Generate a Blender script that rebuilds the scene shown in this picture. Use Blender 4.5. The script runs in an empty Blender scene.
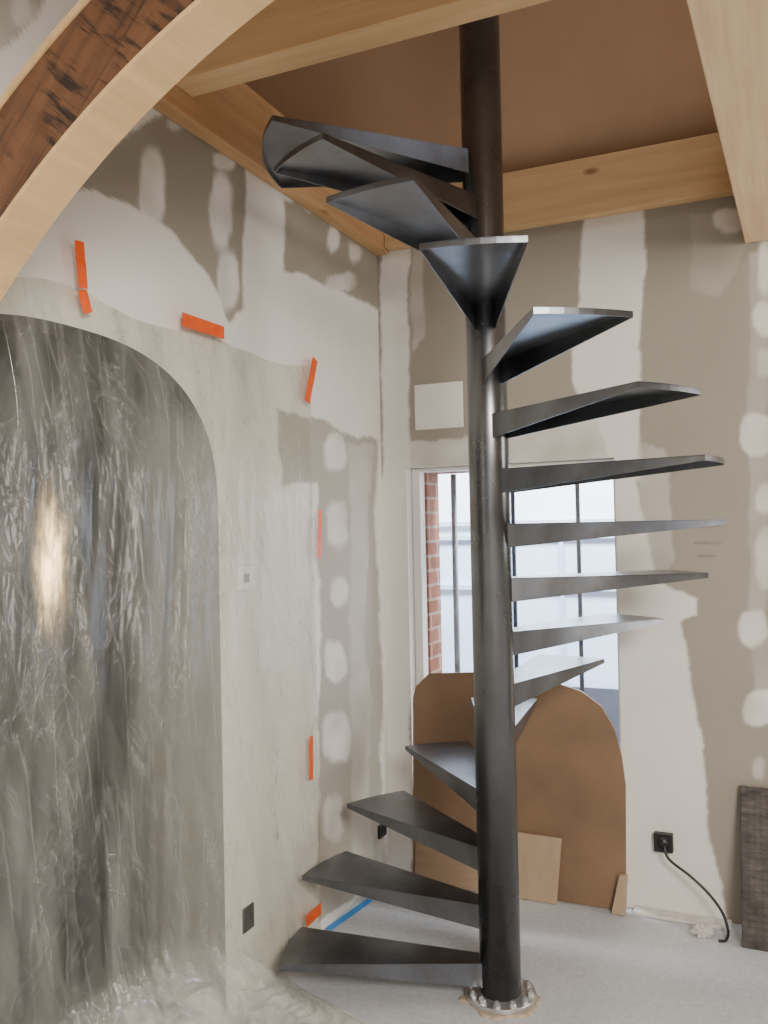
import bpy, bmesh, math, random
from mathutils import Vector, Matrix, noise
random.seed(7)
C = bpy.context.scene.collection
R_ = math.radians
# ------------------------------------------------------------------ camera
CAM = Vector((1.70, -3.763, 1.62)); F = 870.0
ROT = Matrix.Rotation(R_(24.2),3,'Z') @ Matrix.Rotation(R_(90.92),3,'X') @ Matrix.Rotation(R_(-1.18),3,'Z')
cd = bpy.data.cameras.new('camera'); cam = bpy.data.objects.new('camera', cd); C.objects.link(cam)
cd.sensor_fit = 'VERTICAL'; cd.sensor_height = 36; cd.sensor_width = 27; cd.lens = 36*F/1024
cd.clip_start = .05
cam.matrix_world = Matrix.Translation(CAM) @ ROT.to_4x4()
bpy.context.scene.camera = cam
RT = ROT.transposed()
def ray(px, py): return ROT @ Vector(((px-384)/F, -(py-512)/F, -1))
def hit(px, py, n, c):
    d = ray(px, py); n = Vector(n)
    return CAM + d*((c - n.dot(CAM))/n.dot(d))
def far(px, py, y=0.): return hit(px, py, (0,1,0), y)
def left(px, py, x=0.): return hit(px, py, (1,0,0), x)
def flo(px, py, z=0.): return hit(px, py, (0,0,1), z)
def proj(P):
    q = RT @ (P-CAM)
    if q.z > -.05: return (-9999, -9999)
    return (384+F*q.x/-q.z, 512-F*q.y/-q.z)

# ------------------------------------------------------------------ mesh helpers
class MB:
    def __init__(s): s.v=[]; s.f=[]
    def add(s, vs, fs):
        o=len(s.v); s.v += [tuple(v) for v in vs]; s.f += [tuple(i+o for i in f) for f in fs]
    def box(s, x0,x1,y0,y1,z0,z1, M=None):
        vs=[Vector((x,y,z)) for z in (z0,z1) for y in (y0,y1) for x in (x0,x1)]
        if M: vs=[M@v for v in vs]
        s.add(vs, [(0,2,3,1),(4,5,7,6),(0,1,5,4),(2,6,7,3),(0,4,6,2),(1,3,7,5)]); return s
    def prism(s, A, B):   # two matching outlines
        n=len(A)
        s.add(list(A)+list(B), [tuple(range(n))[::-1], tuple(range(n,2*n))]+[(i,(i+1)%n,n+(i+1)%n,n+i) for i in range(n)]); return s
    def strip(s, rows, close=False): # rows: list of equal-length lists of points
        m=len(rows[0]); vs=[p for r in rows for p in r]; fs=[]
        for i in range(len(rows)-1):
            for j in range(m-1): fs.append((i*m+j,i*m+j+1,(i+1)*m+j+1,(i+1)*m+j))
        s.add(vs,fs); return s
    def tube(s, path, r, n=10, r1=None):
        path=[Vector(p) for p in path]; rows=[]; N=len(path); up=None
        for i,p in enumerate(path):
            t=(path[min(i+1,N-1)]-path[max(i-1,0)]).normalized()
            if up is None:
                up = t.orthogonal().normalized()
            up=(up-t*up.dot(t)).normalized(); sd=t.cross(up)
            rr=r if r1 is None else r+(r1-r)*i/(N-1)
            rows.append([p+up*rr*math.cos(a)+sd*rr*math.sin(a) for a in [2*math.pi*k/n for k in range(n)]])
        vs=[p for q in rows for p in q]; fs=[]
        for i in range(N-1):
            for k in range(n): fs.append((i*n+k,i*n+(k+1)%n,(i+1)*n+(k+1)%n,(i+1)*n+k))
        fs.append(tuple(range(n))[::-1]); fs.append(tuple(range((N-1)*n,N*n)))
        s.add(vs,fs); return s
    def lathe(s, prof, n=48, c=(0,0,0), wob=0):
        vs=[]; fs=[]; m=len(prof)
        for k in range(n):
            a=2*math.pi*k/n
            w=1+wob*noise.noise((math.cos(a)*3,math.sin(a)*3,1.7))
            for r,z in prof: vs.append((c[0]+r*w*math.cos(a),c[1]+r*w*math.sin(a),c[2]+z))
        for k in range(n):
            for j in range(m-1): fs.append((k*m+j,((k+1)%n)*m+j,((k+1)%n)*m+j+1,k*m+j+1))
        fs.append(tuple(k*m+m-1 for k in range(n))); fs.append(tuple(k*m for k in range(n))[::-1])
        s.add(vs,fs); return s
    def build(s, name, mat, parent=None, smooth=False, recalc=True, bevel=0):
        me=bpy.data.meshes.new(name); me.from_pydata(s.v,[],s.f); me.update()
        if recalc:
            bm=bmesh.new(); bm.from_mesh(me); bmesh.ops.recalc_face_normals(bm, faces=bm.faces); bm.to_mesh(me); bm.free()
        me.materials.append(mat)
        o=bpy.data.objects.new(name,me); C.objects.link(o)
        if parent: o.parent=parent
        if smooth:
            for p in me.polygons: p.use_smooth=True
        if bevel:
            b=o.modifiers.new('bevel','BEVEL'); b.width=bevel; b.segments=2; b.limit_method='ANGLE'
        return o
def tag(o,label,cat,group=None,kind=None):
    o['label']=label; o['category']=cat
    if group: o['group']=group
    if kind: o['kind']=kind
    return o
def struct(o): o['kind']='structure'; return o
def empty(name, loc, rz=0):
    o=bpy.data.objects.new(name,None); C.objects.link(o); o.location=loc; o.rotation_euler=(0,0,rz); o.empty_display_size=.1
    return o

# ------------------------------------------------------------------ materials
def newmat(name):
    m=bpy.data.materials.new(name); m.use_nodes=True; nt=m.node_tree
    return m, nt, nt.nodes['Principled BSDF']
def N(nt,t,**k):
    n=nt.nodes.new(t)
    for a,b in k.items(): setattr(n,a,b)
    return n
def coords(nt, scale=(1,1,1), rot=(0,0,0)):
    tc=N(nt,'ShaderNodeTexCoord'); mp=N(nt,'ShaderNodeMapping'); mp.inputs['Scale'].default_value=scale; mp.inputs['Rotation'].default_value=rot
    nt.links.new(tc.outputs['Object'],mp.inputs['Vector']); return mp.outputs['Vector']
def rotcoords(nt, rot, scale):
    v=coords(nt,(1,1,1),rot); mp=N(nt,'ShaderNodeMapping'); mp.inputs['Scale'].default_value=scale; nt.links.new(v,mp.inputs['Vector']); return mp.outputs['Vector']
def ntex(nt, vec, scale, detail=6, rough=.6):
    n=N(nt,'ShaderNodeTexNoise'); n.inputs['Scale'].default_value=scale; n.inputs['Detail'].default_value=detail; n.inputs['Roughness'].default_value=rough
    nt.links.new(vec,n.inputs['Vector']); return n.outputs['Fac']
def ramp(nt, fac, stops):
    r=N(nt,'ShaderNodeValToRGB'); e=r.color_ramp.elements
    while len(e)<len(stops): e.new(.5)
    for el,(p,c) in zip(e,stops):
        el.position=p; el.color=(c[0],c[1],c[2],1)
    nt.links.new(fac,r.inputs['Fac']); return r.outputs['Color']
def mathn(nt,op,a,b=None,c=None):
    m=N(nt,'ShaderNodeMath',operation=op)
    for i,x in enumerate((a,b,c)):
        if x is None: continue
        if isinstance(x,(int,float)): m.inputs[i].default_value=x
        else: nt.links.new(x,m.inputs[i])
    return m.outputs[0]
def smap(nt,x,a,b,c=0.,d=1.):
    r=N(nt,'ShaderNodeMapRange',interpolation_type='SMOOTHSTEP'); nt.links.new(x,r.inputs[0])
    for i,v in zip((1,2,3,4),(a,b,c,d)): r.inputs[i].default_value=v
    return r.outputs[0]
def mixc(nt,a,b,fac,mode='MIX'):
    m=N(nt,'ShaderNodeMix',data_type='RGBA',blend_type=mode)
    if isinstance(fac,(int,float)): m.inputs[0].default_value=fac
    else: nt.links.new(fac,m.inputs[0])
    for i,x in ((6,a),(7,b)):
        if isinstance(x,tuple): m.inputs[i].default_value=(x[0],x[1],x[2],1)
        else: nt.links.new(x,m.inputs[i])
    return m.outputs[2]
def bump(nt,bs,h,strength,dist=.01):
    b=N(nt,'ShaderNodeBump'); b.inputs['Strength'].default_value=strength; b.inputs['Distance'].default_value=dist
    nt.links.new(h,b.inputs['Height'])
    if bs: nt.links.new(b.outputs['Normal'],bs.inputs['Normal'])
    return b.outputs['Normal']
def simple(name,col,rough=.6,metal=0,var=.12,scale=20,bmp=0):
    m,nt,bs=newmat(name); v=coords(nt); f=ntex(nt,v,scale)
    lo=tuple(c*(1-var) for c in col); hi=tuple(min(1,c*(1+var)) for c in col)
    nt.links.new(ramp(nt,f,[(.3,lo),(.7,hi)]),bs.inputs['Base Color'])
    bs.inputs['Roughness'].default_value=rough; bs.inputs['Metallic'].default_value=metal
    if bmp: bump(nt,bs,f,bmp)
    return m
def wood(name,lo,hi,axis,rough=.6,knots=True,fine=1):
    m,nt,bs=newmat(name); sc=[28*fine]*3; sc[axis]=1.6
    v=coords(nt,tuple(sc)); f=ntex(nt,v,1.0,8,.65)
    col=ramp(nt,f,[(.25,lo),(.75,hi)])
    if knots:
        s2=[9]*3; s2[axis]=4.2
        v2=coords(nt,tuple(s2)); vo=N(nt,'ShaderNodeTexVoronoi'); vo.inputs['Scale'].default_value=.75; nt.links.new(v2,vo.inputs['Vector'])
        k=ramp(nt,vo.outputs['Distance'],[(.05,(1,1,1)),(.13,(0,0,0))])
        col=mixc(nt,col,(lo[0]*.55,lo[1]*.45,lo[2]*.38),k)
    big=ntex(nt,coords(nt),1.3,3); col=mixc(nt,col,ramp(nt,big,[(.3,(.88,.85,.80)),(.7,(1,1,1))]),1.0,'MULTIPLY')
    nt.links.new(col,bs.inputs['Base Color']); bs.inputs['Roughness'].default_value=rough
    bump(nt,bs,f,.12); return m

def wallmat(name):
    m,nt,bs=newmat(name)
    a=N(nt,'ShaderNodeAttribute'); a.attribute_name='Col'
    v=coords(nt); f=ntex(nt,v,5,8,.6)
    c=mixc(nt,a.outputs['Color'],ramp(nt,f,[(.3,(.95,.95,.94)),(.7,(1,1,1))]),1.0,'MULTIPLY')
    nt.links.new(c,bs.inputs['Base Color']); bs.inputs['Roughness'].default_value=.85
    bump(nt,bs,ntex(nt,v,30,5),.08); return m
M_wall=wallmat('plasterboard')
M_reveal=wallmat('shaded reveal plaster')
M_plain=simple('white plaster',(.80,.78,.74),.85,0,.05,6)
M_board=simple('bare plasterboard',(.33,.30,.25),.85,0,.05,6)
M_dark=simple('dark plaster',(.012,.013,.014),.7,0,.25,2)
M_lgrey=simple('grey plastic',(.30,.30,.29),.5,0,.05,10)
M_pine_x=wood('pine along x',(.57,.365,.18),(.77,.54,.30),0)
M_pine_e=wood('shaded orange pine along y',(.49,.28,.13),(.67,.42,.215),1)  # darker pine copy; dimness at the left beam is put into its colour
M_pine_y=wood('pine along y',(.66,.46,.26),(.90,.69,.44),1)
M_pine_lam=wood('pine lamination',(.57,.37,.175),(.75,.52,.275),1,knots=False)
M_roof=simple('brown fibreboard',(.40,.252,.152),.8,0,.03,9)
M_hard=simple('brown hardboard',(.225,.138,.080),.5,0,.18,3)
M_ply=wood('plywood',(.40,.285,.185),(.51,.385,.265),2,knots=False,fine=.5)
M_lath=wood('rough lath',(.36,.25,.16),(.48,.35,.24),0,knots=False)
M_black=simple('black plastic',(.015,.015,.016),.4,0,.2,20)
M_white=simple('white plastic',(.84,.83,.80),.45,0,.04,10)
M_orange=simple('orange adhesive tape',(.85,.11,.012),.5,0,.12,25)
M_blue=simple('blue adhesive tape',(.03,.27,.70),.5,0,.12,25)
M_bolt=simple('zinc steel',(.62,.62,.63),.32,.85,.15,60)
M_grout=simple('beige grout',(.45,.36,.28),.9,0,.3,40,.4)
M_rag=simple('pale dusty paper',(.60,.57,.54),.9,0,.25,30,.4)
M_bar=simple('dark blue grey bar',(.05,.07,.11),.5,.3,.2,20)
M_pole=simple('grey pole',(.22,.27,.33),.5,.2,.2,20)
M_pencil=simple('pencil lead',(.24,.18,.16),.8,0,.1,20)
M_sill=simple('pale cement',(.66,.64,.60),.85,0,.12,25,.3)
# steel of the stair
def steel(name,a,b,rough,mot):
    m,nt,bs=newmat(name); v=coords(nt)
    f=ntex(nt,v,4,6,.55); g=ntex(nt,coords(nt,(1,1,.6)),9,7,.68)
    c=ramp(nt,f,[(.3,a),(.7,b)])
    c=mixc(nt,c,ramp(nt,g,[(.36,(.66,.56,.47)),(.56,(1.0,1.0,1.0))]),mot,'MULTIPLY')
    nt.links.new(c,bs.inputs['Base Color']); bs.inputs['Metallic'].default_value=.92
    r=N(nt,'ShaderNodeMapRange'); r.inputs[3].default_value=rough-.06; r.inputs[4].default_value=rough+.08
    nt.links.new(f,r.inputs[0]); nt.links.new(r.outputs[0],bs.inputs['Roughness'])
    bump(nt,bs,ntex(nt,v,60,4),.010); return m
M_steel=steel('mill scale steel',(.13,.138,.155),(.215,.23,.257),.29,.5)
M_post=steel('mill scale tube',(.145,.15,.158),(.215,.222,.234),.27,.14)
# old dark board: rough sawn deep brown with dark streaks
m,nt,bs=newmat('old stained board'); M_old=m
f=ntex(nt,rotcoords(nt,(0,R_(47),0),(4,20,30)),1.0,7,.65); g=ntex(nt,coords(nt),6,3)
x=ntex(nt,rotcoords(nt,(0,R_(50),0),(50,20,7)),1.0,5,.65); x2=ntex(nt,rotcoords(nt,(0,R_(47),0),(2.5,20,60)),1.0,5,.65)
c=ramp(nt,f,[(.3,(.105,.045,.020)),(.7,(.18,.084,.038))])
c=mixc(nt,c,(.03,.016,.010),mathn(nt,'MULTIPLY',smap(nt,x2,.52,.64),.7))
c=mixc(nt,c,(.018,.011,.008),mathn(nt,'MULTIPLY',smap(nt,x,.48,.60),smap(nt,g,.40,.54,.12,.95)))
nt.links.new(c,bs.inputs['Base Color']); bs.inputs['Roughness'].default_value=.7; bump(nt,bs,x,.35)
# weathered dark plank with a faint grid texture
m,nt,bs=newmat('weathered dark plank'); M_plank=m
f=ntex(nt,coords(nt,(10,8,34)),1.0,8,.75); g=ntex(nt,coords(nt),16,5)
c=mixc(nt,ramp(nt,f,[(.3,(.06,.053,.047)),(.7,(.16,.145,.13))]),ramp(nt,g,[(.35,(.55,.55,.55)),(.65,(1,1,1))]),1.0,'MULTIPLY')
for ax_ in ('X','Z'):
    wv=N(nt,'ShaderNodeTexWave',wave_type='BANDS',bands_direction=ax_); wv.inputs['Scale'].default_value=13; wv.inputs['Distortion'].default_value=1.2; nt.links.new(coords(nt),wv.inputs['Vector'])
    c=mixc(nt,c,ramp(nt,wv.outputs['Fac'],[(.05,(.6,.6,.6)),(.3,(1,1,1))]),.35,'MULTIPLY')
nt.links.new(c,bs.inputs['Base Color']); bs.inputs['Roughness'].default_value=.8; bump(nt,bs,f,.4)
# floor
m,nt,bs=newmat('dusty concrete'); M_floor=m
v=coords(nt); f=ntex(nt,v,2.2,8,.65); g=ntex(nt,v,45,6,.7); h=ntex(nt,v,110,3,.6)
c=ramp(nt,f,[(.3,(.51,.535,.585)),(.7,(.64,.665,.705))])
c=mixc(nt,c,ramp(nt,g,[(.35,(.80,.80,.80)),(.65,(1,1,1))]),1.0,'MULTIPLY')
c=mixc(nt,c,(.84,.84,.83),ramp(nt,h,[(.66,(0,0,0)),(.72,(.8,.8,.8))]))
nt.links.new(c,bs.inputs['Base Color']); bs.inputs['Roughness'].default_value=.45; bump(nt,bs,g,.1)
# brick
m,nt,bs=newmat('red brick'); M_brick=m
tc=N(nt,'ShaderNodeTexCoord'); sx=N(nt,'ShaderNodeSeparateXYZ'); nt.links.new(tc.outputs['Object'],sx.inputs[0])
ad=N(nt,'ShaderNodeMath',operation='ADD'); nt.links.new(sx.outputs[0],ad.inputs[0]); nt.links.new(sx.outputs[1],ad.inputs[1])
cb=N(nt,'ShaderNodeCombineXYZ'); nt.links.new(ad.outputs[0],cb.inputs[0]); nt.links.new(sx.outputs[2],cb.inputs[1])
bt=N(nt,'ShaderNodeTexBrick'); nt.links.new(cb.outputs[0],bt.inputs['Vector']); bt.inputs['Scale'].default_value=1
bt.inputs['Brick Width'].default_value=.22; bt.inputs['Row Height'].default_value=.07; bt.inputs['Mortar Size'].default_value=.007
bt.inputs['Color1'].default_value=(.40,.14,.08,1); bt.inputs['Color2'].default_value=(.28,.09,.05,1); bt.inputs['Mortar'].default_value=(.42,.32,.25,1)
nt.links.new(mixc(nt,bt.outputs['Color'],ramp(nt,ntex(nt,coords(nt),18,5),[(.3,(.6,.6,.6)),(.6,(1,1,1))]),1.0,'MULTIPLY'),bs.inputs['Base Color']); bs.inputs['Roughness'].default_value=.9
# polythene: thin hazy film, fold shading and crease highlights painted into opacity and tint, plus glints
m,nt,bs=newmat('translucent polythene'); M_poly=m
bs.inputs['Base Color'].default_value=(.90,.90,.83,1); bs.inputs['Roughness'].default_value=.4
def ridge(scale,rot,nsc,w,det=2):
    f=ntex(nt,rotcoords(nt,rot,scale),nsc,det,.5)
    d=mathn(nt,'ABSOLUTE',mathn(nt,'SUBTRACT',f,.5)); return smap(nt,d,0,w,1,0)
fold=smap(nt,ntex(nt,rotcoords(nt,(R_(8),0,0),(1,1,.10)),7,3,.45),.38,.70)
fold2=smap(nt,ntex(nt,rotcoords(nt,(R_(-16),0,0),(1,1,.15)),12,3,.45),.42,.70)
st2=smap(nt,ntex(nt,rotcoords(nt,(R_(-28),0,0),(1,1,.20)),40,3,.55),.50,.72)
st3=smap(nt,ntex(nt,rotcoords(nt,(R_(36),0,0),(1,1,.24)),48,3,.55),.52,.72)
mk=smap(nt,ntex(nt,coords(nt,(1,1,.6)),3.6,3),.36,.60)
mk2=smap(nt,ntex(nt,coords(nt,(1,1,.6)),4.6,2),.40,.60)
cr=ridge((1,1,.10),(R_(-7),0,0),13,.026); cr4=ridge((1,1,.30),(R_(34),0,0),19,.026); cr5=ridge((1,1,.22),(R_(-40),0,0),20,.024)
hp=N(nt,'ShaderNodeAttribute'); hp.attribute_name='heap'
s=mathn(nt,'MULTIPLY',mathn(nt,'MULTIPLY',st2,mk),.05)
s=mathn(nt,'MULTIPLY_ADD',mathn(nt,'MULTIPLY',st3,mk2),.05,s)
s=mathn(nt,'MULTIPLY_ADD',fold,.085,s)
s=mathn(nt,'MULTIPLY_ADD',fold2,.055,s)
s=mathn(nt,'MULTIPLY_ADD',cr,.06,s)
s=mathn(nt,'MULTIPLY_ADD',mathn(nt,'MULTIPLY',cr4,mk2),.05,s)
s=mathn(nt,'MULTIPLY_ADD',mathn(nt,'MULTIPLY',cr5,mk),.05,s)
s2=mathn(nt,'MULTIPLY_ADD',hp.outputs['Fac'],.28,s)
fac=mathn(nt,'ADD',s2,.055)
hgt=mathn(nt,'ADD',mathn(nt,'MULTIPLY',s,2.6),mathn(nt,'MULTIPLY',fold,.6))
bump(nt,bs,hgt,.40,.02); nrm=bump(nt,None,hgt,.50,.02)
tr=N(nt,'ShaderNodeBsdfTransparent')
nt.links.new(mixc(nt,(.92,.92,.875),(.66,.66,.615),smap(nt,s,.03,.26)),tr.inputs[0])
mx=N(nt,'ShaderNodeMixShader'); nt.links.new(fac,mx.inputs[0])
nt.links.new(tr.outputs[0],mx.inputs[1]); nt.links.new(bs.outputs[0],mx.inputs[2])
gl=N(nt,'ShaderNodeBsdfGlossy'); gl.inputs['Roughness'].default_value=.19; gl.inputs['Color'].default_value=(1,1,1,1); nt.links.new(nrm,gl.inputs['Normal'])
mg=N(nt,'ShaderNodeMixShader'); mg.inputs[0].default_value=.052
nt.links.new(mx.outputs[0],mg.inputs[1]); nt.links.new(gl.outputs[0],mg.inputs[2])
nt.links.new(mg.outputs[0],nt.nodes['Material Output'].inputs['Surface'])
# glass
m,nt,bs=newmat('window glass'); M_glass=m
gl=N(nt,'ShaderNodeBsdfGlossy'); gl.inputs['Roughness'].default_value=.02; tr=N(nt,'ShaderNodeBsdfTransparent'); mx=N(nt,'ShaderNodeMixShader'); mx.inputs[0].default_value=.05
nt.links.new(tr.outputs[0],mx.inputs[1]); nt.links.new(gl.outputs[0],mx.inputs[2]); nt.links.new(mx.outputs[0],nt.nodes['Material Output'].inputs['Surface'])
M_shed=simple('pale blue white cladding',(.54,.69,.90),.5,0,.10,2)
M_shedu=simple('white cladding',(.78,.87,.95),.5,0,.06,2)
M_shedr=simple('blue grey rail',(.42,.55,.68),.5,0,.05,3)
M_shedd=simple('slate grey plinth',(.05,.06,.09),.7,0,.15,5)
M_ground=simple('gravel',(.35,.34,.32),.9,0,.25,30)
# added glow surface, emission fading towards its rim
m,nt,bs=newmat('warm glow panel'); M_warm=m
bs.inputs['Base Color'].default_value=(.02,.02,.02,1); bs.inputs['Emission Color'].default_value=(1,.68,.33,1)
tc=N(nt,'ShaderNodeTexCoord'); sx=N(nt,'ShaderNodeSeparateXYZ'); nt.links.new(tc.outputs['Object'],sx.inputs[0])
wob=mathn(nt,'MULTIPLY_ADD',ntex(nt,coords(nt,(1,1,.5)),11,4),.14,-.07)
ez=mathn(nt,'POWER',2.718,mathn(nt,'MULTIPLY',mathn(nt,'POWER',mathn(nt,'DIVIDE',mathn(nt,'ABSOLUTE',mathn(nt,'ADD',sx.outputs[2],wob)),.18),2.0),-1.0))
ex=mathn(nt,'POWER',2.718,mathn(nt,'MULTIPLY',mathn(nt,'POWER',mathn(nt,'DIVIDE',mathn(nt,'ABSOLUTE',mathn(nt,'ADD',sx.outputs[0],wob)),.060),2.0),-1.0))
sk=smap(nt,ntex(nt,coords(nt,(1,1,.2)),26,3),.36,.62,.30,1.0)
nt.links.new(mathn(nt,'MULTIPLY',mathn(nt,'MULTIPLY',mathn(nt,'MULTIPLY',ez,ex),sk),9.0),bs.inputs['Emission Strength'])

# ------------------------------------------------------------------ painted plaster (filler over boards)
WHITE=(.84,.82,.775); GREY=(.345,.315,.265)
def ss(x): x=max(0,min(1,x)); return x*x*(3-2*x)
def shape(s):
    k=s[0]
    if k=='e': return ('e',s[1:],(s[1]-s[3]-10,s[2]-s[4]-10,s[1]+s[3]+10,s[2]+s[4]+10))
    xs=[p[0] for p in s[1]]; ys=[p[1] for p in s[1]]
    return ('p',s[1],(min(xs)-8,min(ys)-8,max(xs)+8,max(ys)+8))
SOFT=3.6
def cover(s,x,y):
    b=s[2]
    if x<b[0] or x>b[2] or y<b[1] or y>b[3]: return 0
    if s[0]=='e':
        cx,cy,rx,ry=s[1]; d=(abs((x-cx)/rx)**2.6+abs((y-cy)/ry)**2.6)**(1/2.6); return ss((1-d)*min(rx,ry)/(SOFT+.8)+.5)
    P=s[1]; ins=False; dm=1e9; j=len(P)-1
    for i in range(len(P)):
        x0,y0=P[j]; x1,y1=P[i]
        if (y1>y)!=(y0>y) and x<(x0-x1)*(y-y1)/(y0-y1)+x1: ins=not ins
        dx,dy=x1-x0,y1-y0; t=max(0,min(1,((x-x0)*dx+(y-y0)*dy)/(dx*dx+dy*dy+1e-9)))
        dm=min(dm,(x-x0-t*dx)**2+(y-y0-t*dy)**2); j=i
    d=math.sqrt(dm)*(1 if ins else -1); return ss(d/SOFT+.5)
def painter(layers):
    L=[(shape(s),c,a) for s,c,a in layers]
    def f(P,base):
        x,y=proj(P); w=noise.noise_vector(P*3.5)*4.5+noise.noise_vector(P*12)*2.0+noise.noise_vector(P*45)*1.1
        x+=w.x; y+=w.y*1.6; col=Vector(base); fl=.88+.50*noise.noise(P*8+Vector((5,2,1)))
        for s,c,a in L:
            k=min(1,cover(s,x,y)*a*(fl if a<1 else 1))
            if k>0: col=col*(1-k)+Vector(c)*k
        return col
    return f
def paint(o,fn,base):
    me=o.data; at=me.color_attributes.new('Col','FLOAT_COLOR','POINT')
    for i,v in enumerate(me.vertices):
        c=fn(v.co,base); at.data[i].color=(c[0],c[1],c[2],1)
Gd=GREY; W=WHITE; G2=(.43,.40,.345); Gl=(.55,.52,.46)
left_layers=[(('p',[(60,190),(110,145),(172,108),(245,160),(241,312),(228,324),(210,278),(176,234),(136,204),(92,188)]),Gd,1),
 (('p',[(-30,-40),(60,-40),(38,18),(10,44),(-30,60)]),Gd,.9),(('e',22,8,8,16),W,.8),
 (('e',152,188,13,38),W,.97),(('e',221,210,10,38),W,.97),(('e',227,280,11,30),W,.95),(('e',178,124,11,9),W,.95),(('e',224,160,9,9),W,.9),
 (('p',[(284,196),(380,252),(381,308),(350,296),(318,282),(286,268)]),Gd,1),(('e',333,242,7,13),W,.95),(('e',357,256,6,10),W,.8),(('e',341,284,14,8),W,.9),
 (('p',[(278,412),(316,420),(340,432),(374,440),(381,620),(383,880),(318,925),(320,600),(318,480),(282,486)]),G2,1),
 (('e',336,453,12,18),W,.9),(('e',337,522,9,24),W,.75),(('e',339,592,8,14),W,.75),(('e',335,660,11,20),W,.88),(('e',336,738,13,24),W,.95),(('e',333,815,9,22),W,.75),
 (('p',[(350,445),(372,445),(366,640),(372,860),(350,870)]),W,.30)]
far_layers=[(('p',[(380,205),(409,205),(411,470),(411,900),(380,900)]),W,1),
 (('p',[(411,240),(424,240),(426,330),(414,350)]),W,.4),
 (('p',[(582,205),(646,205),(642,330),(640,420),(634,470),(648,540),(658,585),(700,600),(700,616),(682,622),(692,690),(704,745),(708,820),(728,925),(610,925),(614,480),(600,430),(572,380),(570,330),(580,300)]),W,1),
 (('p',[(540,425),(640,412),(640,480),(390,480),(390,448)]),W,.75),
 (('p',[(636,440),(664,450),(676,560),(658,590),(644,560)]),W,.40),
 (('p',[(690,215),(748,215),(748,240),(720,300),(690,290)]),Gl,.3),
 (('p',[(748,250),(768,250),(768,700),(752,690),(748,500)]),W,.25),
 (('e',729,221,15,11),W,.9),(('e',764,268,7,30),W,.8),(('e',764,320,13,16),W,.85),(('e',762,362,8,12),W,.5),(('e',758,432,17,20),W,.9),(('e',764,496,10,16),W,.75),(('e',768,560,14,32),W,.6),(('e',755,628,14,16),W,.85),(('e',758,705,16,18),W,.9),(('e',760,770,6,11),W,.5),(('e',762,840,9,16),W,.45)]
pl=painter(left_layers); pf=painter(far_layers)
def lin(a,b,step):
    n=max(1,int(round(abs(b-a)/step))); return [a+(b-a)*i/n for i in range(n+1)]
# left wall with basket-handle arch
YJ,AW=-1.335,.65; YC=YJ-AW; YJ2=YC-AW; PW=2.5; BH=.49
def zar(y): return 1.68+BH*max(0,1-abs((y-YC)/AW)**PW)**(1/PW)
TOP=3.18
mb=MB(); st=.008
mb.strip([[Vector((0,y,z)) for z in lin(0,TOP,st)] for y in lin(0,YJ,st)])
ys=[YC+AW*math.cos(math.pi*i/160) for i in range(161)]
mb.strip([[Vector((0,y,zar(y)+(TOP-zar(y))*k/120)) for k in range(121)] for y in ys])
mb.strip([[Vector((0,y,z)) for z in lin(0,TOP,.05)] for y in lin(YJ2,-5.6,.05)])
o=struct(mb.build('wall_left',M_wall,recalc=False)); paint(o,pl,WHITE)
# plastered reveal of the arch, flaring out into the dark passage in a soft rounded lip; shade is painted into its colour towards crown and depth
outl=[(YJ,k*.28) for k in range(6)]+[(y,zar(y)) for y in ys]+[(YJ2,1.4-k*.28) for k in range(6)]
def onorm(y,z):
    a=abs((y-YC)/AW)**(PW-1)/AW; b=max(0,(z-1.68)/BH)**(PW-1)/BH
    v=Vector(((1 if y>YC else -1)*a,b)); return v.normalized()
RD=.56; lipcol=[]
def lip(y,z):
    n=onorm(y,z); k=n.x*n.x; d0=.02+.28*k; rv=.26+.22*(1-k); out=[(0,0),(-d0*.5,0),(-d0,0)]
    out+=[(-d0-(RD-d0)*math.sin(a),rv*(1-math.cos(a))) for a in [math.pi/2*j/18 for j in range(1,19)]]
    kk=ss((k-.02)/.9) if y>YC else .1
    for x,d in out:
        shade=.035+.37*(kk*.85+.15*kk*(1+noise.noise((y*5,z*5,x*5))))*(1-.80*ss((-x-.16)/.32)); lipcol.append((shade,shade*.975,shade*.91))
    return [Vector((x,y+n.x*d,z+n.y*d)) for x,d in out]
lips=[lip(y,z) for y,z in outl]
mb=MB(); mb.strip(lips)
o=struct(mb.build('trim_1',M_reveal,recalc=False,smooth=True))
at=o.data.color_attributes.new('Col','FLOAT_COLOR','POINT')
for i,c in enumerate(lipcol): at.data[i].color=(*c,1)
# dark passage behind the arch
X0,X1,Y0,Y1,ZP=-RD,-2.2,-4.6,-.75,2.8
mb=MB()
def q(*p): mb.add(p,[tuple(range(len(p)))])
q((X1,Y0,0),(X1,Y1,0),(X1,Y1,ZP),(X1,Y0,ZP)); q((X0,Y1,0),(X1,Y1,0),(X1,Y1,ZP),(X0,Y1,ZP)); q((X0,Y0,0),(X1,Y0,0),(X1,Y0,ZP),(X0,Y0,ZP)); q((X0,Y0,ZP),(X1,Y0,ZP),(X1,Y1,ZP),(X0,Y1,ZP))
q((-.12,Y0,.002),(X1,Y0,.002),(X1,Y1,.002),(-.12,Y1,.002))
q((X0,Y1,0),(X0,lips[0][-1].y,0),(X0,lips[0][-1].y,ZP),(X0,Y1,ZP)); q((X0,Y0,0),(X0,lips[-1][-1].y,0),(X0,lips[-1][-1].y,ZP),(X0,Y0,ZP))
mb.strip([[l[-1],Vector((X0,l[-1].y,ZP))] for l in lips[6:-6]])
struct(mb.build('wall_passage',M_dark,recalc=False))
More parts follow.
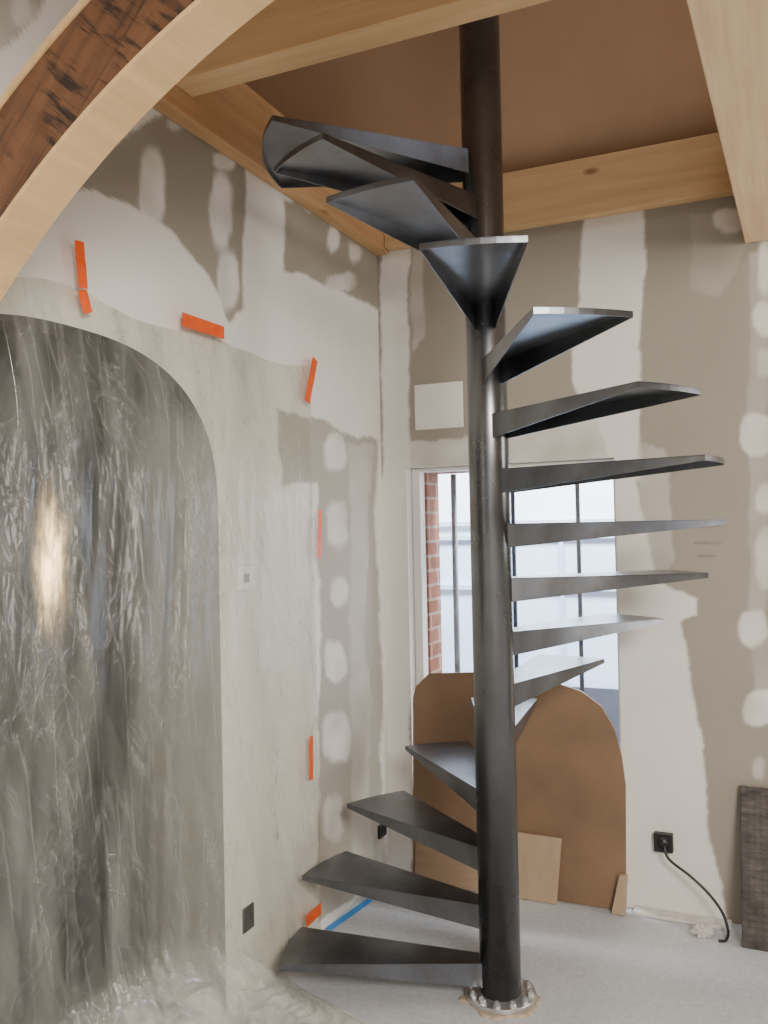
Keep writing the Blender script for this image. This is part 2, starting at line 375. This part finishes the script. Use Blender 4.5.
# far wall with window opening
wx0=far(410,650).x; wx1=far(619,650).x; wz0=.10; wz1=far(440,466).z
mb=MB()
def gridx(xa,xb,za,zb,s): mb.strip([[Vector((x,0,z)) for z in lin(za,zb,s)] for x in lin(xa,xb,s)])
gridx(0,wx0,0,TOP,st); gridx(wx0,wx1,wz1,TOP,st); gridx(wx0,wx1,0,wz0,.05); gridx(wx1,1.85,0,TOP,st); gridx(1.85,3.8,0,TOP,.15)
o=struct(mb.build('wall_back',M_wall,recalc=False)); paint(o,pf,GREY)
mb=MB()
mb.strip([[Vector((x,y,z)) for y in (0,.13)] for x,z in ((wx0,wz0),(wx0,wz1),(wx1,wz1),(wx1,wz0),(wx0,wz0))])
struct(mb.build('trim_2',M_plain,recalc=False))
struct(MB().box(wx1+.04,1.50,-.075,-.001,.0,.014).build('trim_3',M_sill,bevel=.004))
mb=MB(); e=.050; YE=.29
mb.box(-.43,wx0+e,.131,YE,-.1,3.1); mb.box(wx1+.03,3.8,.131,YE,-.1,3.1); mb.box(wx0+e,wx1+.03,.131,YE,wz1-.02,3.1); mb.box(wx0+e,wx1+.03,.131,YE,-.1,wz0+.0)
struct(mb.build('wall_exterior',M_brick))
# window
w=empty('window_1',((wx0+wx1)/2,.09,wz0)); struct(w)
def wbuild(mb,name,mat,**k):
    o=mb.build(name,mat,**k); o.parent=w; o.matrix_parent_inverse=Matrix.Translation(-Vector(w.location)); return o
mb=MB(); fw=.042; y0,y1=.06,.125; g=.002
mb.box(wx0+g,wx0+fw,y0,y1,wz0+g,wz1-g).box(wx1-fw*.4,wx1-g,y0,y1,wz0+g,wz1-g).box(wx0+fw,wx1-fw*.4,y0,y1,wz1-fw*.5,wz1-g).box(wx0+fw,wx1-fw*.4,y0,y1,wz0+g,wz0+.07)
wbuild(mb,'window_frame',M_white,bevel=.003)
mb=MB(); mb.box(wx0+fw,wx1-fw*.4,.09,.094,wz0+.07,wz1-fw*.5); wbuild(mb,'glass_pane',M_glass)
for px,r in ((484,.007),(515,.010),(580,.010)):
    p=far(px,600,.22); wbuild(MB().tube([(p.x,.22,wz0+.01),(p.x,.22,wz1-.025)],r,12),'bar',M_bar,smooth=True)
p=far(456,600,.25); wbuild(MB().tube([(p.x,.25,wz0+.01),(p.x,.25,wz1-.025)],.014,14),'bar',M_pole,smooth=True)
# floor, ceiling, right wall, unseen front light blocker, beams
struct(MB().box(-2.2,3.8,-5.6,0.131,-.1,0).build('floor',M_floor))
BT=3.162; BB=2.918
mb=MB(); mb.box(.0,3.8,-5.6,-1.64,3.235,3.30); mb.box(1.83,3.8,-1.64,0,3.235,3.30)
struct(mb.build('ceiling',M_roof))
mb=MB(); zz=BT-.03
mb.prism([(-1.5,.05,zz),(3.8,.05,zz),(3.8,-2.9,6.1),(-1.5,-2.9,6.1)],[(-1.5,.1,zz+.03),(3.8,.1,zz+.03),(3.8,-2.85,6.15),(-1.5,-2.85,6.15)])
mb.prism([(-1.5,-5.65,zz),(3.8,-5.65,zz),(3.8,-2.9,6.1),(-1.5,-2.9,6.1)],[(-1.5,-5.7,zz+.03),(3.8,-5.7,zz+.03),(3.8,-2.95,6.15),(-1.5,-2.95,6.15)])  # unseen rear slope, added to keep sky light off the brown boards
struct(mb.build('ceiling_sloped',M_roof))
mb=MB(); mb.add([(-1.5,.05,zz),(-1.5,-2.9,6.1),(-1.5,-5.6,zz)],[(0,1,2)]); mb.add([(-1.5,.05,BT),(0,.05,BT),(0,-5.6,BT),(-1.5,-5.6,BT)],[(0,1,2,3)])
struct(mb.build('wall_gable',M_roof,recalc=False))
struct(MB().box(3.8,3.9,-5.6,.13,0,3.29).build('wall_right',M_board))
struct(MB().box(.0,1.75,-5.7,-5.6,0,3.23).build('wall_front_blocker',M_board))  # unseen partial wall, added to block light and darken steel reflections
# slightly skewed deep joist: its left lower edge runs through two sighted points
JA,JB=flo(686,0,2.72),flo(745,243,2.72)
def jx(y): return JB.x+(JA.x-JB.x)*(y-JB.y)/(JA.y-JB.y)
print('JOIST',JA,JB,jx(0),jx(-5.5))
yb_=-.003; yf_=-5.5
foot=[(jx(yf_),yf_),(jx(yf_)+.24,yf_),(jx(yb_)+.24,yb_),(jx(yb_),yb_)]
tag(MB().prism([Vector((x,y,2.72)) for x,y in foot],[Vector((x,y,3.228)) for x,y in foot]).build('ceiling_joist',M_pine_y,bevel=.004),'deep knotty pale timber joist overhead at the upper right','beam')
def beamend(y0,y1): return min(jx(y0),jx(y1))-.003
tag(MB().box(.002,.065,-1.70,-.002,BB-.012,BT).build('edge_beam',M_pine_e,bevel=.004),'pale timber edge beam running along the top of the left wall','beam')
tag(MB().box(.067,beamend(-.065,-.002),-.065,-.002,BB,BT).build('edge_beam',M_pine_x,bevel=.004),'pale timber edge beam across the top of the window wall','beam')
tag(MB().box(.067,beamend(-1.635,-1.53),-1.635,-1.53,2.975,3.228).build('trimmer_beam',M_pine_x,bevel=.004),'pale timber trimmer beam crossing in front of the stair column top','beam')

# ------------------------------------------------------------------ arched brace
YF,YB=-2.535,-2.435
pts=[far(x,y,YB) for x,y in ((0,303),(95,170),(275,0))]
(ax,az),(bx_,bz),(cx,cz)=[(p.x,p.z) for p in pts]
d=2*(ax*(bz-cz)+bx_*(cz-az)+cx*(az-bz))
ux=((ax*ax+az*az)*(bz-cz)+(bx_**2+bz**2)*(cz-az)+(cx*cx+cz*cz)*(az-bz))/d
uz=((ax*ax+az*az)*(cx-bx_)+(bx_**2+bz**2)*(ax-cx)+(cx*cx+cz*cz)*(bx_-ax))/d
rad=math.hypot(ax-ux,az-uz); a0=math.atan2(az-uz,ax-ux); a1=math.atan2(cz-uz,cx-ux)
def arcpts(r,y,n=60):
    A=[a0+ (a1-a0)*(-.12+1.9*i/n) for i in range(n+1)]
    return [Vector((max(.003,ux+r*math.cos(a)),y,min(3.23,uz+r*math.sin(a)))) for a in A]
def band(r0,r1,y0,y1):
    a,b,c,d=arcpts(r0,y0),arcpts(r1,y0),arcpts(r1,y1),arcpts(r0,y1)
    mb=MB(); mb.strip([a,b,c,d,a]); n=len(a)-1
    mb.add([a[0],b[0],c[0],d[0]],[(0,1,2,3)]); mb.add([a[n],b[n],c[n],d[n]],[(3,2,1,0)]); return mb
ar=empty('arched_brace',(0,0,0)); tag(ar,'curved timber arch brace with dark stained face at upper left','beam')
band(rad,rad+.010,YF-.002,YB).build('soffit_lamination',M_pine_lam,ar)
band(rad+.0105,rad+.172,YF,YB-.01).build('face_board',M_old,ar)
band(rad+.1725,rad+.187,YF-.004,YB).build('top_strip',M_pine_lam,ar)

# ------------------------------------------------------------------ spiral staircase
PX,PY=.804,-.878; PR=.0698
stair=empty('spiral_staircase',(PX,PY,0)); tag(stair,'dark raw steel spiral staircase winding round a single round column','staircase')
MB().lathe([(PR-.006,.02),(PR,.02),(PR,3.93),(PR-.006,3.93)],64).build('column',M_post,stair,smooth=False)
for p in stair.children[0].data.polygons: p.use_smooth = len(p.vertices)==4 and abs(p.normal.z)<.5
fl=MB().lathe([(.118,.008),(.120,.010),(.120,.022),(.118,.024)],64).build('base_flange',M_bolt,stair)
MB().lathe([(.128,.0),(.122,.0075)],48,wob=.25).build('grout_bed',M_grout,stair)
for k in range(12):
    a=2*math.pi*(k+.3)/12; c=Vector((.100*math.cos(a),.100*math.sin(a),.024))
    mb=MB(); mb.lathe([(.014,0),(.014,.002)],20,c); 
    hx=[(c.x+.0118*math.cos(t),c.y+.0118*math.sin(t)) for t in [math.pi*i/3+a for i in range(6)]]
    mb.prism([(x,y,.026) for x,y in hx],[(x,y,.037) for x,y in hx]); mb.tube([(c.x,c.y,.037),(c.x,c.y,.043)],.006,10)
    mb.build('bolt',M_bolt,fl)
def tread_mb(half_deg,ri_half,r0,R=.757,d0=.082,d1=.017,t=.003):
    mb=MB(); h=R_(half_deg)
    n=max(6,int(half_deg/1.5)); arc=[(R*math.cos(-h+2*h*i/n),R*math.sin(-h+2*h*i/n)) for i in range(n+1)]
    out=[(r0,-ri_half)]+arc+[(r0,ri_half)]
    mb.prism([(x,y,-t) for x,y in out],[(x,y,0) for x,y in out])
    for s in (-1,1):
        A=Vector((r0,s*ri_half,0)); B=Vector((R*math.cos(h),s*R*math.sin(h),0)); nrm=(B-A).normalized().cross(Vector((0,0,1)))*s
        inw=-nrm*t if nrm.y*s>0 else nrm*t
        Az=Vector((0,0,1))
        P=[A-Az*t*.5,B-Az*t*.5,B-Az*d1,A-Az*d0]
        mb.prism(P,[p+inw for p in P])
    ins=[(x*(1-t/R),y*(1-t/R)) for x,y in arc]
    rows=[[Vector((x,y,-t*.5)) for x,y in arc],[Vector((x,y,-d1)) for x,y in arc],[Vector((x,y,-d1)) for x,y in ins],[Vector((x,y,-t*.5)) for x,y in ins]]
    mb.strip(rows+[rows[0]])
    return mb
tr0=tread_mb(10.8,.036,.0590).build('tread',M_steel)
H1,HS=.130,.1862
for n in range(15):
    o=tr0 if n==0 else tr0.copy()
    if n: C.objects.link(o)
    o.parent=stair; o.location=(0,0,H1+HS*n); o.rotation_euler=(0,0,R_(193.6-22.38*n))
ld=tread_mb(21,.042,.055).build('landing_plate',M_steel,stair); ld.location=(0,0,H1+HS*15-.02); ld.rotation_euler=(0,0,R_(-152))

# ------------------------------------------------------------------ plastic sheet
ya,yb=left(315,650).y,-3.45; zt=2.27
ty=[left(315,350).y,left(203,326).y,left(82,290).y,-2.9,-3.6]
def sag(y):
    for a,b in zip(ty,ty[1:]):
        if b<=y<=a:
            t=(a-y)/(a-b); return .045*4*t*(1-t)*min(1,(a-b)/.5)
    return 0
mb=MB(); nu,nv=300,210; rows=[]; heap=[]
for i in range(nu+1):
    u=i/nu; y=ya+(yb-ya)*u; row=[]
    ztop=zt-.10*ss((-2.25-y)/.14)-sag(y)+.015
    hk=ss((ya-y-.32)/.30); hb=ss((ya-y-.35)/.75)
    for j in range(nv+1):
        s=j/nv*2.85; straight=1.90; base=.03+.12*hk+.24*hb
        if s<straight: x=.024; z=ztop-(ztop-base)*s/straight
        else:
            t=(s-straight)/(2.85-straight); z=base*(1-t)**2.0+.006; x=.024+(.02+.62*hk)*t*(.50+.50*t)*(.85+.3*noise.noise((y*4,3,3)))
        e=ss((ztop-z)/.30)*ss((ya-y)/.10)
        yy=y+.08*(z-1.2)*math.sin(y*5)
        rp=.018*noise.noise((yy*7,z*.28,3))+.008*noise.noise((yy*17,z*.45,7))+.002*noise.noise((yy*42,z*1.4,1))
        if s>straight:
            w_=s+.25*noise.noise((y*2,s*1.5,4))
            k=.075*abs(noise.noise((y*3+w_*1.5,w_*6,2)))+.042*abs(noise.noise((y*7-w_*3,w_*10,5)))+.012*abs(noise.noise((y*22,w_*22,6)))
            z=max(.004,z+k*min(1,t*4)*(1-.45*t)*hk)
        x+=rp*e; x=.006*(1-e)+x*e
        x=max(.004,x)
        heap.append(hk*ss((s-straight+.10)/.34))
        row.append(Vector((x,y+.012*noise.noise((z*3,0,9))*(1 if i==0 else .3),z+(.02*noise.noise((y*5,4,4)) if j==0 else 0))))
    rows.append(row)
mb.strip(rows)
o=tag(mb.build('plastic_sheet',M_poly,smooth=True,recalc=False),'translucent crinkled dust sheet taped over the arched opening and spilling onto floor','plastic sheet')
at=o.data.attributes.new('heap','FLOAT','POINT'); at.data.foreach_set('value',heap)
def tape(segs,wd,label,mat=M_orange,off=.032):
    mb=MB()
    for (a,b) in segs:
        A=left(*a,off); B=left(*b,off); L=(B-A); n=8; dr=L.normalized(); sd=dr.cross(Vector((1,0,0)))
        top=[];bot=[]
        for i in range(n+1):
            p=A+L*i/n; k=.0015*noise.noise((p.y*40,p.z*40,1))
            top.append([p+sd*wd/2+Vector((k,0,0)),p-sd*wd/2+Vector((k,0,0))])
        rows=[[r[0],r[1],r[1]+Vector((.0012,0,0)),r[0]+Vector((.0012,0,0)),r[0]] for r in top]
        mb.strip(rows)
    return tag(mb.build('tape_strip',mat),label,'tape')
tape([((79,241),(83,288)),((82,290),(88,313))],.034,'upright orange tape strip holding the dust sheet, nearest the arched brace')
tape([((182,319),(224,333))],.043,'long sideways orange tape strip above the arch on the dust sheet')
tape([((315,359),(307,402))],.042,'slanted orange tape strip at the top right corner of the dust sheet')
tape([((320,510),(319,558))],.030,'orange tape strip on the sheet edge beside the window head',off=.042)
tape([((311,736),(311,780))],.030,'lower orange tape strip on the sheet edge, halfway between window and floor',off=.042)
tape([((306,922),(321,908))],.045,'short tilted orange tape piece at the foot of the wall',off=.046)
A,B=flo(328,930),flo(370,900); L=B-A; sd=L.normalized().cross(Vector((0,0,1)))*.016
rows=[]
for i in range(13):
    p=A+L*i/12; k=Vector((0,0,.0015+.001*noise.noise(p*20)))
    rows.append([p+sd+k,p-sd+k,p-sd+k+Vector((0,0,.001)),p+sd+k+Vector((0,0,.001)),p+sd+k])
tag(MB().strip(rows).build('tape_strip',M_blue),'bright blue tape strip stuck to the concrete floor','tape')

# ------------------------------------------------------------------ fittings on the walls
def wallbox(name,c,n,w,h,dep,mat,label,cat,insert=None):
    t=empty(name,c); tag(t,label,cat)
    M=Matrix.Rotation(R_(90),4,'Z') if n=='x' else Matrix.Identity(4)
    MB().box(-w/2,w/2,-dep-.001,.003,-h/2,h/2,M).build('plate',mat,t,bevel=.003)
    if insert=='socket':
        mb=MB(); ring=[(.020,0),(.022,.004),(.017,.004),(.016,.0005)]
        P=Matrix.Translation((0,-dep-.001,0))@Matrix.Rotation(R_(90),4,'X')
        tmp=MB().lathe(ring,28); mb.add([M@(P@Vector(v)) for v in tmp.v],tmp.f)
        for sx in (-.0095,.0095):
            tmp=MB().lathe([(.003,0),(.003,.0035)],10,(sx,0,0)); mb.add([M@(P@Vector(v)) for v in tmp.v],tmp.f)
        mb.build('outlet_ring',M_black,t)
    if insert=='screws':
        for sx in (-1,1):
            for sz in (-1,1):
                P=Matrix.Translation((sx*(w/2-.015),-dep-.001,sz*(h/2-.015)))@Matrix.Rotation(R_(90),4,'X')
                tmp=MB().lathe([(.004,0),(.0035,.002)],12); mb=MB(); mb.add([M@(P@Vector(v)) for v in tmp.v],tmp.f); mb.build('screw',M_bolt,t)
    if insert=='dial':
        MB().box(-w*.2,w*.2,-dep-.003,-dep-.0012,-h*.18,h*.18,M).build('display',M_lgrey,t,bevel=.001)
    return t
c=far(664,841); wallbox('power_socket',c,'y',.075,.075,.03,M_black,'black wall socket on the window wall with a cable plugged in','socket','socket')
c=left(248,918); wallbox('power_socket',c,'x',.07,.085,.003,M_black,'black wall socket seen through the dust sheet near the floor','socket','socket')
c=left(381,830); wallbox('power_socket',c,'x',.075,.06,.012,M_black,'small black wall socket near the corner beside the window','socket','socket')
c=far(439,406); wallbox('cover_plate',c,'y',.235,.21,.008,M_white,'square white cover plate screwed above the window corner','cover plate','screws')
c=left(243,578); wallbox('thermostat',c,'x',.085,.085,.014,M_white,'small white wall thermostat seen through the dust sheet','thermostat','dial')
# cable
def cat(pts,n=10):
    P=[Vector(p) for p in pts]; P=[P[0]*2-P[1]]+P+[P[-1]*2-P[-2]]; out=[]
    for i in range(1,len(P)-2):
        for k in range(n):
            t=k/n; a,b,c_,d_=P[i-1:i+3]; out.append(.5*((2*b)+(c_-a)*t+(2*a-5*b+4*c_-d_)*t*t+(3*b-a-3*c_+d_)*t**3))
    return out+[P[-2]]
cb=empty('power_cable',far(664,841,-.035)); tag(cb,'black power cable drooping from the wall socket to the floor','cable')
O=Vector(cb.location)
pts=[far(664,841,-.045),far(668,858,-.07),far(690,876,-.09),far(708,893,-.10),far(722,912,-.11),far(728,930,-.13),flo(726,940,.006),flo(719,941,.006)]
MB().tube([p-O for p in cat(pts)],.0055,8).build('cord',M_black,cb,smooth=True)
MB().lathe([(.017,0),(.019,.010),(.014,.028),(.006,.032)],20).build('plug',M_black,cb).rotation_euler=(R_(90),0,0)
rg=flo(705,936); mb=MB(); bmx=bmesh.new(); bmesh.ops.create_icosphere(bmx,subdivisions=4,radius=1)
vs=[]
for v in bmx.verts:
    k=1+.5*noise.noise(v.co*2.2+Vector((3,1,2)))+.25*noise.noise(v.co*6)
    vs.append(Vector((v.co.x*.038*k,v.co.y*.03*k,max(0.001,.018+v.co.z*.026*k)))+Vector((rg.x-.01,rg.y,0)))
mb.add(vs,[tuple(v.index for v in f.verts) for f in bmx.faces]); bmx.free()
tag(mb.build('crumpled_paper',M_rag),'small pale crumpled paper lump on the floor by the cable end','paper')

# ------------------------------------------------------------------ leaning boards
def leanpt(px,py,yb_,yt,h):    # plane through (y=yb_,z=0) and (y=yt,z=h)
    n=Vector((0,h,-(yt-yb_))); return hit(px,py,n,n.y*yb_)
def slab(outline,th,yb_,yt,h,name,mat,label,cat_,bottom=True):
    n=Vector((0,-h,(yt-yb_))).normalized(); P=[]
    for a in outline:
        p=leanpt(a[0],a[1],yb_,yt,h)
        if len(a)>2: p=Vector((p.x,yb_,0.003))
        P.append(p)
    o=MB().prism(P,[p+n*th for p in P]).build(name,mat); return tag(o,label,cat_)
slab([(414,868,1),(414,697),(417,686),(430,673),(475,672),(515,675),(555,682),(582,691),(602,706),(615,729),(622,756),(626,785),(626,890,1)],.012,-.045,-.008,1.0,'hardboard_sheet',M_hard,'large brown hardboard sheet with rounded top corner leaning before the window','board')
slab([(500,884,1),(513,831),(562,838),(557,894,1)],.012,-.082,-.070,.25,'plywood_offcut',M_ply,'small pale plywood offcut leaning against the big brown board','board')
slab([(416,870,1),(417,838),(498,858),(498,882,1)],.014,-.078,-.070,.15,'board_strip',M_lath,'low narrow brown board strip standing at the foot of the big board','board')
slab([(612,898,1),(620,874),(628,874),(626,900,1)],.02,-.08,-.072,.15,'timber_block',M_ply,'short upright timber block at the right foot of the big board','wood block')
a=flo(742,948); p0=Vector((a.x,a.y,.002)); zt_=far(738,785,-.03).z
mb=MB(); tp=Vector((a.x,-.03,zt_)); nrm=Vector((0,-(tp.z),tp.y-p0.y)).normalized()*.025
ol=[p0,p0+Vector((.2,0,0)),tp+Vector((.2,0,0)),tp]
tag(mb.prism(ol,[p-nrm for p in ol]).build('weathered_plank',M_plank,bevel=.003),'dark weathered plank leaning on the window wall at the right','plank')
# pencil scribble on the wall
mb=MB()
for (xa,xb,yy) in ((668,722,529),(694,722,543),(698,716,556)):
    P=[]; n=int((xb-xa)*1.6)
    for i in range(n+1):
        p=far(xa+(xb-xa)*i/n, yy+(0 if yy>=543 else -(i/n)*4)+3.0*math.sin(i*1.7)*(.4+abs(noise.noise((i*.4,yy,0)))),-.0004); P.append(p)
    mb.tube(P,.0008,4)
tag(mb.build('pencil_note',M_pencil),'faint pencil scribble on the grey plaster right of the stair','writing')

# ------------------------------------------------------------------ outside
struct(MB().box(-6,8,YE,9,-.2,-.1).build('floor_outside',M_ground))
sh=empty('outbuilding',(1,2.6,-.1)); tag(sh,'pale blue white clad outbuilding seen outside through the window','building')
def sb(mb,n,mat):
    mb.v=[(x-1,y-2.6,z+.1) for x,y,z in mb.v]; return mb.build(n,mat,sh)
sb(MB().box(-5,6,2.6,5,.42,1.5),'wall_panel',M_shed); sb(MB().box(-5,6,2.62,5,1.5,3.6),'upper_panel',M_shedu); sb(MB().box(-5,6,2.58,5,-.1,.42),'plinth',M_shedd)
for z,h in ((1.12,.035),(1.50,.03),(1.62,.02)): sb(MB().box(-5,6,2.565,2.6,z,z+h),'rail',M_shedr)
for x in (-3.6,-2.2,-.8,.25,2): sb(MB().box(x,x+.03,2.575,2.6,.42,1.5),'post',M_shedr)
# glow panel added in the passage, no lamp known there
wc=hit(50,560,(0,1,0),Y1-.06); wp=empty('glow_panel',wc); tag(wp,'added warm glow panel in the dark passage behind the dust sheet','glow panel')
mb=MB(); rows=[]
for k in range(33):
    t=k/32; z=-.50+1.0*t; hw=.19*max(.05,math.sin(math.pi*t))**.4
    rows.append([Vector((hw*math.sin(a),-.03*math.cos(a)+.03,z)) for a in [math.pi*(-.5+i/20) for i in range(21)]])
mb.strip(rows); mb.build('glow_face',M_warm,wp,smooth=True)
MB().box(-.05,.05,.035,.058,-.2,.2).build('added_glow_backing',M_dark,wp)

# ------------------------------------------------------------------ light
wd=bpy.data.worlds.new('world'); bpy.context.scene.world=wd; wd.use_nodes=True
bg=wd.node_tree.nodes['Background']; bg.inputs[0].default_value=(.96,.97,1,1); bg.inputs[1].default_value=1.35
def area(name,loc,tgt,sx,sy,pw,col):
    l=bpy.data.lights.new(name,'AREA'); l.shape='RECTANGLE'; l.size=sx; l.size_y=sy; l.energy=pw; l.color=col
    o=bpy.data.objects.new(name,l); C.objects.link(o); o.location=loc; o.rotation_euler=(Vector(tgt)-Vector(loc)).to_track_quat('-Z','Y').to_euler(); return o
area('daylight_right',(3.2,-4.4,2.85),(.1,-1.2,.7),1.3,1.3,215,(1,.94,.85))
area('daylight_outside',(.6,.9,3.9),(.6,2.6,1.2),4,1.0,1050,(.88,.94,1))
area('fill_upstairs',(2.2,-3.6,5.0),(.8,-.8,3.8),1.2,1.2,24,(1,.96,.90))  # added fill for the brown roof boards, no upstairs source known
area('glint_fill_back_right',(3.0,-.12,1.5),(.3,-2.2,1.2),.9,1.4,36,(1,.95,.88))  # added off-frame lamp for glints on the sheet; no window stands there
